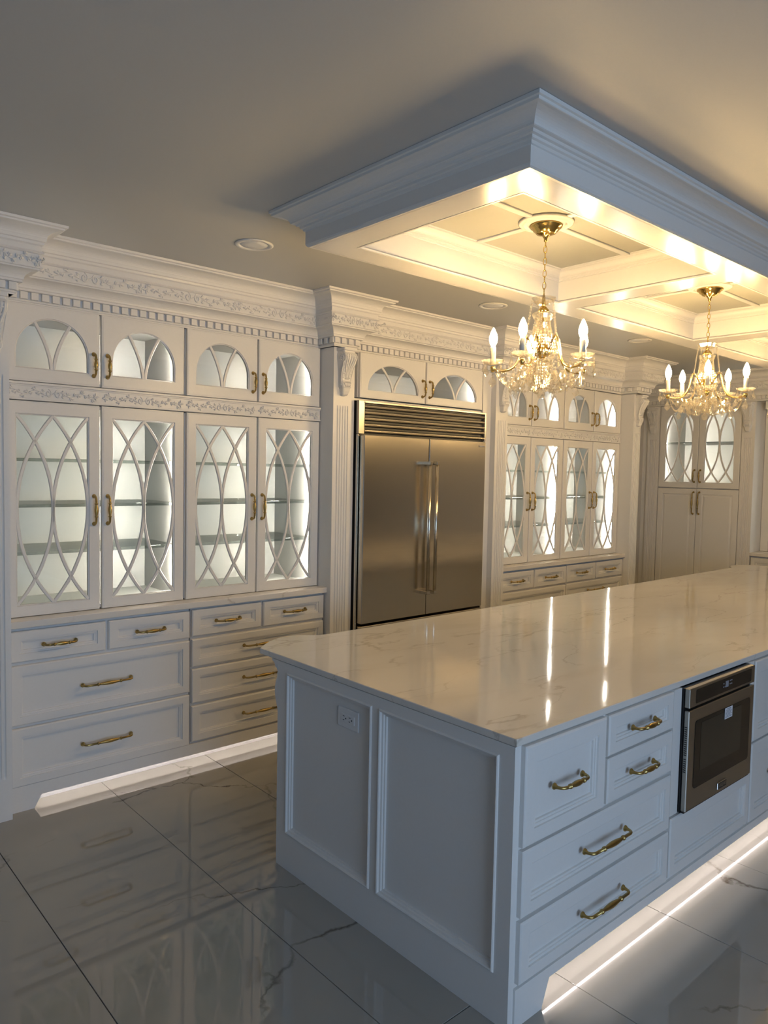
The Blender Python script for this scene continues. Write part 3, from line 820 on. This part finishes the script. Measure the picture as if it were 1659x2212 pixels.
# ------------------------------------------------------------------ island
IX0, IX1, IY = 1.757, 7.06, 1.363
def build_island():
    # countertop outline with rounded bumps at both ends of the far side
    pts = [(IX0,IY-.004),(IX1,IY-.004)]
    B = [(0,2.795),(.040,2.832),(.100,2.878),(.165,2.909),(.225,2.918),(.285,2.904),(.335,2.872),(.370,2.850),(.405,2.842)]
    near = [(IX0+x, y) for x, y in B[::-1]]; far = [(IX1-x, y) for x, y in B]
    pts += [p for p in far]+[p for p in near]
    out = []
    for p in pts:
        if not out or math.hypot(p[0]-out[-1][0], p[1]-out[-1][1]) > .004: out.append(p)
    n = len(out); mb = MB()
    def shr(d):
        r = []
        for i in range(n):
            a, b, e = out[i-1], out[i], out[(i+1) % n]
            def nn(p, q):
                dx, dy = q[0]-p[0], q[1]-p[1]; L = math.hypot(dx, dy); return (-dy/L, dx/L)
            n1, n2 = nn(a,b), nn(b,e); dd = max(.4, 1+n1[0]*n2[0]+n1[1]*n2[1])
            r.append((b[0]+(n1[0]+n2[0])/dd*d, b[1]+(n1[1]+n2[1])/dd*d))
        return r
    i0, i1 = out, shr(.002)
    Ls = [[(x,y,.8965) for x,y in i1],[(x,y,.8985) for x,y in i0],[(x,y,.919) for x,y in i0],[(x,y,.921) for x,y in i1]]
    mb.loops(Ls); mb.add(Ls[0], [tuple(range(n))])
    tag(part('island_countertop', mb, 'counter_quartz'), 'long polished pale stone countertop on the island', 'countertop')
    # drawer cabinet by the corner
    def front(t, x0, x1, z0, z1, L=None, name='drawer', m=.042):
        d = obj(name, front_mesh(x1-x0, z1-z0, 'cabinet_white', m), t, (x0-t.location.x, 0, z0))
        if L: put_handle(d, (x1-x0)/2, (z1-z0)/2, L)
        return d
    def carc(t, x0, x1, y0=.021): part('carcass', MB().box(x0-t.location.x, x1-t.location.x, y0, 1.27, .126, .8955), 'cabinet_white', t)
    Yf = 1.345
    t = thing('island_drawer_cabinet', 'island cabinet of five drawers with brass pulls at the near corner', 'cabinet', (1.783, Yf, 0))
    carc(t, 1.783, 2.713)
    front(t, 1.790, 2.236, .576, .893, .155, m=.050); front(t, 2.252, 2.706, .750, .893, .155); front(t, 2.252, 2.706, .581, .741, .155)
    front(t, 1.790, 2.706, .354, .566, .255); front(t, 1.790, 2.706, .142, .340, .255)
    t = thing('oven_cabinet', 'island cabinet housing the small oven over a plain panel', 'cabinet', (2.714, Yf, 0))
    mb = MB(); x = 2.714
    mb.box(0, .741, .021, 1.27, .126, .395); mb.box(0, .062, .006, .5, .395, .8955); mb.box(.684, .741, .006, .5, .395, .8955)
    mb.box(.062, .684, .40, .5, .395, .8955); mb.box(0, .741, .5, 1.27, .395, .8955)
    part('carcass', mb, 'cabinet_white', t)
    front(t, 2.719, 3.451, .150, .385, None, 'panel')
    for i, lab in enumerate(['island cabinet with doors right of the oven', 'second island cabinet past the oven', 'third island cabinet past the oven', 'fourth island cabinet past the oven', 'last island cabinet at the far end']):
        x0 = 3.458+i*.718; x1 = x0+.716
        t = thing('island_cabinet', lab, 'cabinet', (x0, Yf, 0)); carc(t, x0, x1)
        front(t, x0+.005, x1-.005, .520, .893, .255, m=.050); front(t, x0+.005, x1-.005, .142, .510, .255, m=.050)
    toe_board('white island toe board with a bright light strip above the floor', 1.7825, 7.046, 1.352, .120, .140, .090, 0, .1255, .083, .037)
    # end panel
    t = thing('island_end_panel', 'blue-grey shaded panelled end of the island', 'panel', (IX0, 2.648, 0), R(-90))
    L = 2.648-IY
    def lx(y): return 2.648-y
    pz0, pz1 = .160, .856
    A0, A1, B0, B1 = lx(2.577), lx(2.024), lx(1.983), lx(1.423)
    part('stile', MB().box(0, A0, 0, .025, pz0, pz1), 'cabinet_white', t); part('stile', MB().box(A1, B0, 0, .025, pz0, pz1), 'cabinet_white', t)
    part('stile', MB().box(B1, L, 0, .025, pz0, pz1), 'cabinet_white', t)
    part('rail', MB().box(0, L, 0, .025, 0, pz0), 'cabinet_white', t); part('rail', MB().box(0, L, 0, .025, pz1, .8955), 'cabinet_white', t)
    for a, b in ((A0, A1), (B0, B1)):
        P = [(0,.0),(.0010,-.004),(.005,-.007),(.009,-.005),(.011,.002),(.018,.004),(.0195,.010),(.025,.011),(.0255,.019),(.026,.019)]
        Ls = [[(a+i,y,pz0+i),(b-i,y,pz0+i),(b-i,y,pz1-i),(a+i,y,pz1-i)] for i, y in P]
        part('panel', MB().loops(Ls), 'cabinet_white', t)
    # bracket under the overhang (profile in y/z), thickness along x
    prof = [(2.649,.8955),(2.700,.8955),(2.692,.886),(2.682,.884),(2.676,.876),(2.672,.872),(2.670,.864),(2.660,.860),(2.654,.852),(2.650,.848),(2.654,.842)]
    prof += [(2.650+.022*math.sin(PI*i/12), .836-.150*i/12) for i in range(1, 12)]+[(2.649,.680)]
    mb = MB().prism([(-(y-2.648), z) for y, z in prof], .0, .07)
    part('bracket', mb, 'cabinet_white', t)
    tag(part('island_back_panel', MB().box(IX0+.028, IX1-.014, 2.618, 2.646, 0, .8955), 'cabinet_white'), 'white back panel of the island facing the refrigerator', 'panel')
    tag(part('island_far_panel', MB().box(IX1-.012, IX1, IY, 2.646, 0, .8955), 'cabinet_white'), 'white end panel closing the far end of the island', 'panel')
build_island()

def build_outlet():
    t = thing('electrical_outlet', 'white double socket plate on the island end panel', 'outlet', (IX0+.0195, 2.243, .722), R(-90))
    part('plate', MB().cbox(0, .124, -.007, 0, 0, .077, .002), 'plastic_white', t)
    part('receptacle_body', MB().cbox(.022, .102, -.009, -.006, .022, .055, .001), 'plastic_white', t)
    for x in (.034, .070):
        mb = MB()
        mb.box(x, x+.012, -.0096, -.009, .045, .0475); mb.box(x, x+.010, -.0096, -.009, .0305, .033)
        mb.lathe([(.0028,0),(.0028,.0006)], 8)
        part('slot', MB().box(x, x+.010, -.0096, -.009, .0450, .0475).box(x, x+.008, -.0096, -.009, .0295, .032).box(x+.015, x+.020, -.0096, -.009, .036, .041), 'black_plastic', t)
build_outlet()

# ------------------------------------------------------------------ oven
def text_mesh(s, size, mat, depth=.0004):
    cu = bpy.data.curves.new('lettering', 'FONT'); cu.body = s; cu.size = size; cu.extrude = depth; cu.align_x = 'CENTER'; cu.align_y = 'CENTER'
    o = bpy.data.objects.new('lettering', cu); C.objects.link(o)
    dg = bpy.context.evaluated_depsgraph_get(); me = bpy.data.meshes.new_from_object(o.evaluated_get(dg))
    bpy.data.objects.remove(o); me.materials.clear(); me.materials.append(M[mat]); return me
def rrect(x0, x1, z0, z1, r, n=5):
    P = []
    for cx, cz, a in ((x1-r,z0+r,-90),(x1-r,z1-r,0),(x0+r,z1-r,90),(x0+r,z0+r,180)):
        P += arc(cx, cz, r, a, a+90, n)
    return P
def build_oven():
    t = thing('built_in_oven', 'small stainless built-in oven with black glass window in the island front', 'oven', (2.784, 1.322, 0))
    W = .606
    part('housing', MB().box(-.004, W+.004, .024, .40, .398, .893), 'black_plastic', t)
    part('flange', MB().box(-.006, W+.006, .0215, .0235, .394, .893), 'black_plastic', t)
    c = part('control_panel', MB().cbox(0, W, 0, .021, .817, .8935, .002), 'oven_steel', t)
    part('display', MB().prism(rrect(.052, W-.036, .828, .884, .006), -.0008, .001), 'black_glass', c)
    g = MB()
    for i, (x, z) in enumerate([(.29,.862),(.305,.848),(.29,.848),(.35,.866),(.35,.852),(.365,.866),(.365,.852)]): g.box(x, x+.009, -.0013, -.0008, z, z+.005)
    g.box(.312, .340, -.0013, -.0008, .846, .872)
    part('display_marks', g, 'ink_grey', c)
    d = part('oven_door', MB().cbox(0, W, 0, .021, .402, .806, .003), 'oven_steel', t)
    part('window', MB().prism(rrect(.054, W-.038, .482, .758, .016), -.0015, .001), 'black_glass', d)
    part('inner_window', MB().prism(rrect(.104, W-.126, .545, .742, .004), -.0022, -.0015), 'oven_cavity_glass', d)
    v = MB()
    for i in range(22):
        if i in (7,): continue
        z = .560+i*.0085; v.box(-.0006, .0004, .006, .016, z, z+.0042)
    part('side_vents', v, 'black_plastic', d)
    b = part('badge', MB().cbox(.268, .352, -.006, 0, .421, .450, .002), 'chrome', d)
    part('badge_face', MB().box(.2715, .3485, -.0066, -.006, .4235, .4475), 'black_plastic', d)
    obj('badge_lettering', text_mesh('VIKING', .021, 'chrome'), d, (.310, -.0068, .4355), (R(90),0,0))
    part('oven_foot_strip', MB().box(.004, W, .008, .021, .394, .4015), 'black_plastic', t)
    s = tag(part('paper_sticker', MB().box(3.096, 3.168, 1.3186, 1.3192, .710, .757), 'sticker_white'), 'small white paper sticker on the oven window', 'sticker')
    k = MB()
    for i in range(6): k.box(3.101, 3.163-(.012 if i % 2 else 0), 1.3182, 1.3186, .716+i*.0055, .7182+i*.0055)
    k.box(3.112, 3.150, 1.3182, 1.3186, .7495, .7525)
    part('print', k, 'ink_grey', s)
build_oven()

# ------------------------------------------------------------------ recessed lights
for (x, y, lab) in [(1.955,3.202,'round unlit recessed ceiling light nearest the left hutch'),(3.776,3.221,'round unlit recessed ceiling light in front of the refrigerator'),(5.543,3.174,'round unlit recessed ceiling light near the far cabinets')]:
    t = thing('recessed_light', lab, 'ceiling light', (x, y, ZC), 0, 'recessed lights along the long wall')
    part('trim_ring', MB().lathe([(.094,-.0005),(.094,-.004),(.086,-.007),(.070,-.005),(.068,-.0005)], 40), 'trim_white', t)
    part('lens', MB().lathe([(.068,-.0005),(.066,-.003),(.03,-.004),(0,-.004)], 40), 'plastic_white', t)

# ------------------------------------------------------------------ chandeliers
def pendant_mesh(h):
    # faceted kite drop, hanging from z=0
    def mk():
        n = 8; mb = MB()
        pr = [(.0025*h/.04,0),(.007*h/.04,-.18*h),(.0145*h/.04,-.55*h),(.0115*h/.04,-.72*h),(0,-h)]
        vs = []
        for r, z in pr:
            for j in range(n):
                a = 2*PI*j/n; vs.append((r*math.cos(a), r*.55*math.sin(a), z))
        fs = [(i*n+j, i*n+(j+1)%n, (i+1)*n+(j+1)%n, (i+1)*n+j) for i in range(len(pr)-1) for j in range(n)]
        mb.add(vs, fs); mb.lathe([(0,.011),(.0055,.006),(.0055,.004),(0,.000)], 6, (0,0,0), False)
        return mb.mesh('crystal_drop', 'crystal')
    return cached(('pendant', h), mk)
def beads(mb, pts, sp, r):
    pts = [Vector(p) for p in pts]; d = 0; nxt = 0
    for a, b in zip(pts, pts[1:]):
        L = (b-a).length
        while nxt <= d+L:
            p = a+(b-a)*((nxt-d)/L)
            mb.lathe([(0,-r),(r*.8,-r*.5),(r*.8,r*.5),(0,r)], 6, p, False)
            nxt += sp
        d += L
def sag(a, b, dz, n=14):
    a = Vector(a); b = Vector(b)
    return [a.lerp(b, i/n)+Vector((0,0,-dz*4*(i/n)*(1-i/n))) for i in range(n+1)]
def build_chandelier(X, Y, label, phi):
    t = thing('chandelier', label, 'chandelier', (X, Y, 0), phi, 'crystal chandeliers over the island')
    zt = ZCOF-.016
    part('canopy', MB().lathe([(.071,zt),(.073,zt-.005),(.070,zt-.012),(.060,zt-.017),(.058,zt-.024),(.046,zt-.032),(.043,zt-.038),(.026,zt-.044),(.014,zt-.047),(.012,zt-.056),(.008,zt-.058),(.008,zt-.072),(0,zt-.074)], 32), 'gold', t)
    # chain
    lk = MB(); P = [(.0075*math.cos(2*PI*i/12), 0, .0165*math.sin(2*PI*i/12)) for i in range(13)]
    lk.tube(P, .0016, 6, False); lm = lk.mesh('chain_link', 'gold')
    z0, z1 = zt-.080, 2.530; k = int((z0-z1)/.0265); 
    for i in range(k+1): obj('chain_link', lm, t, (0, 0, z0-(z0-z1)*i/k), (0, 0, R(90*(i % 2)+12)))
    part('stem', MB().lathe([(.0045,2.245),(.0045,2.46),(.008,2.462),(.008,2.50),(.006,2.512),(.0035,2.516),(.003,2.522)], 12), 'gold', t)
    # glass crown dish and gold cap
    part('top_dish', MB().lathe([(.010,2.468),(.030,2.474),(.044,2.484),(.054,2.502),(.052,2.502),(.042,2.487),(.028,2.478),(.010,2.472)], 20, (0,0,0), False, .03), 'crystal', t)
    part('gold_cap', MB().lathe([(.026,2.440),(.024,2.450),(.017,2.458),(.011,2.466),(.0,2.468)], 20), 'gold', t)
    part('column', MB().lathe([(.046,2.436),(.047,2.428),(.040,2.412),(.026,2.392),(.020,2.370),(.021,2.350),(.030,2.336),(.036,2.325),(.034,2.312),(.024,2.300),(.020,2.290),(.028,2.280)], 16, (0,0,0), False, .05), 'crystal', t)
    part('hub', MB().lathe([(.016,2.300),(.026,2.292),(.034,2.280),(.036,2.266),(.034,2.252),(.026,2.244),(.018,2.240),(.010,2.236),(0,2.234)], 20), 'gold', t)
    part('bottom_bowl', MB().lathe([(.012,2.234),(.034,2.228),(.046,2.214),(.044,2.214),(.030,2.224),(.010,2.230)], 16, (0,0,0), False, .04), 'crystal', t)
    part('bottom_ball', MB().lathe([(0,2.096),(.010,2.094),(.017,2.086),(.020,2.076),(.017,2.066),(.010,2.058),(0,2.056)], 8, (0,0,0), False), 'crystal', t)
    bs = MB(); bs.tube([(0,0,2.234),(0,0,2.096)], .002, 5); part('bottom_rod', bs, 'gold', t)
    rA = .219; NARM = 5
    for i in range(NARM):
        a = 2*PI*i/NARM; ca, sa = math.cos(a), math.sin(a)
        rz = [(.030,2.262),(.044,2.288),(.058,2.318),(.070,2.330),(.080,2.322),(.086,2.296),(.092,2.262),(.104,2.226),(.122,2.200),(.146,2.186),(.172,2.182),(.196,2.184),(.214,2.190),(rA,2.198)]
        ar = MB(); ar.tube([(r*ca, r*sa, z) for r, z in rz], [.0045]*len(rz), 8)
        ar.tube([(rA*ca, rA*sa, 2.178),(rA*ca, rA*sa, 2.186),(rA*ca, rA*sa, 2.196),(rA*ca, rA*sa, 2.204)], [.004,.009,.012,.010], 10)
        arm = part('arm', ar, 'gold', t)
        ag = MB(); ag.tube([((r+.002)*ca, (r+.002)*sa, z+.004) for r, z in rz], [.0062]*len(rz), 6, True, False)
        part('glass_sheath', ag, 'crystal', arm)
        c = (rA*ca, rA*sa, 0)
        part('drip_dish', MB().lathe([(.009,2.210),(.026,2.213),(.042,2.220),(.052,2.232),(.050,2.2325),(.040,2.223),(.024,2.217),(.009,2.214)], 20, c, False, .035), 'crystal', arm)
        part('candle_sleeve', MB().lathe([(.0130,2.214),(.0130,2.289),(.0115,2.292),(.006,2.293)], 14, c), 'candle_cream', arm)
        part('bulb', MB().lathe([(.0080,2.293),(.0095,2.299),(.0155,2.310),(.0188,2.324),(.0182,2.337),(.0140,2.353),(.0080,2.367),(.0030,2.377),(0,2.379)], 10, c), 'bulb_glow', arm)
        # drops round the dish
        for k in range(4):
            b = a+R(45+90*k); h = .046 if k % 2 else .040
            obj('crystal_drop', pendant_mesh(h), t, (c[0]+.049*math.cos(b), c[1]+.049*math.sin(b), 2.208), (0,0,b+PI/2))
        obj('crystal_drop', pendant_mesh(.052), t, (c[0], c[1], 2.160), (0,0,a))
        obj('crystal_drop', pendant_mesh(.046), t, (.125*ca, .125*sa, 2.178), (0,0,a+.7))
        obj('crystal_drop', pendant_mesh(.040), t, (.165*ca, .165*sa, 2.168), (0,0,a+.3))
        obj('crystal_drop', pendant_mesh(.040), t, (.066*ca, .066*sa, 2.300), (0,0,a+.3))
        # strands
        bm = MB(); beads(bm, sag((.050*ca,.050*sa,2.490),(.072*ca,.072*sa,2.338),-.004), .0125, .0060); part('bead_strand', bm, 'crystal', t)
        bm = MB(); beads(bm, sag((.030*ca,.030*sa,2.420),(.050*ca,.050*sa,2.300),-.008), .0115, .0055); part('bead_strand', bm, 'crystal', t)
        a2 = a+2*PI/NARM
        for dd in (.33, .67, 1.0):
            b = a+2*PI/NARM*dd; cb, sb = math.cos(b), math.sin(b)
            bm = MB(); beads(bm, sag((.024*cb,.024*sb,2.395),(.056*cb,.056*sb,2.270),-.014), .0130, .0066); part('bead_strand', bm, 'crystal', t)
            bm = MB(); beads(bm, sag((.058*cb,.058*sb,2.262),(.030*cb,.030*sb,2.120),-.030), .0130, .0066); part('bead_strand', bm, 'crystal', t)
            obj('crystal_drop', pendant_mesh(.046), t, (.105*cb, .105*sb, 2.190-.02*dd), (0,0,b+dd*3))
            obj('crystal_drop', pendant_mesh(.040), t, (.135*cb, .135*sb, 2.150-.015*dd), (0,0,b+dd*5))
        bm = MB(); beads(bm, sag(((rA-.01)*ca,(rA-.01)*sa,2.186),((rA-.01)*math.cos(a2),(rA-.01)*math.sin(a2),2.186),.070), .0125, .0058); part('bead_strand', bm, 'crystal', t)
        bm = MB(); beads(bm, sag(((rA-.02)*ca,(rA-.02)*sa,2.178),(.012*ca,.012*sa,2.112),.050), .0125, .0058); part('bead_strand', bm, 'crystal', t)
        am = a+PI/NARM; cm, sm_ = math.cos(am), math.sin(am)
        bm = MB(); beads(bm, sag((.040*cm,.040*sm_,2.226),(.012*cm,.012*sm_,2.105),.03), .0125, .0058)
        beads(bm, sag((.090*ca,.090*sa,2.262),(.090*math.cos(a2),.090*math.sin(a2),2.262),.060), .012, .0056); part('bead_strand', bm, 'crystal', t)
        obj('crystal_drop', pendant_mesh(.044), t, (.150*cm, .150*sm_, 2.108), (0,0,am))
        obj('crystal_drop', pendant_mesh(.050), t, (.060*cm, .060*sm_, 2.190), (0,0,am+.5))
        obj('crystal_drop', pendant_mesh(.044), t, (.085*cm, .085*sm_, 2.178), (0,0,am+1.2))
        obj('crystal_drop', pendant_mesh(.040), t, (.100*ca, .100*sa, 2.130), (0,0,a+1.0))
        obj('crystal_drop', pendant_mesh(.040), t, (.045*cm, .045*sm_, 2.140), (0,0,am+.2))
    return t
CYc = (CY0+CY1)/2
cams = [(COF[0],'gold and crystal chandelier nearest the camera'),(COF[1],'crystal chandelier over the middle of the island'),(COF[2],'farthest crystal chandelier, cut by the right edge of the picture')]
def toward(X, Y, phi):
    # world angle of an arm that stands phi degrees to the right of the direction to the camera
    return math.atan2(-Y, -X)+R(phi)
for i, ((a, b), lab) in enumerate(cams):
    X = (a+b)/2
    md = thing('ceiling_medallion', ['round moulded ceiling medallion above the nearest chandelier','round ceiling medallion above the middle chandelier','round ceiling medallion above the farthest chandelier'][i], 'medallion', (X, CYc, ZCOF), 0, 'ceiling medallions')
    part('disc', MB().lathe([(.122,-.002),(.122,-.010),(.114,-.016),(.106,-.013),(.102,-.018),(.094,-.020),(.088,-.015),(.080,-.015),(.076,-.019),(.066,-.017),(.0,-.0165)], 48), 'medallion_white', md)
    build_chandelier(X, CYc, lab, toward(X, CYc, [-22, 2, 10][i]))
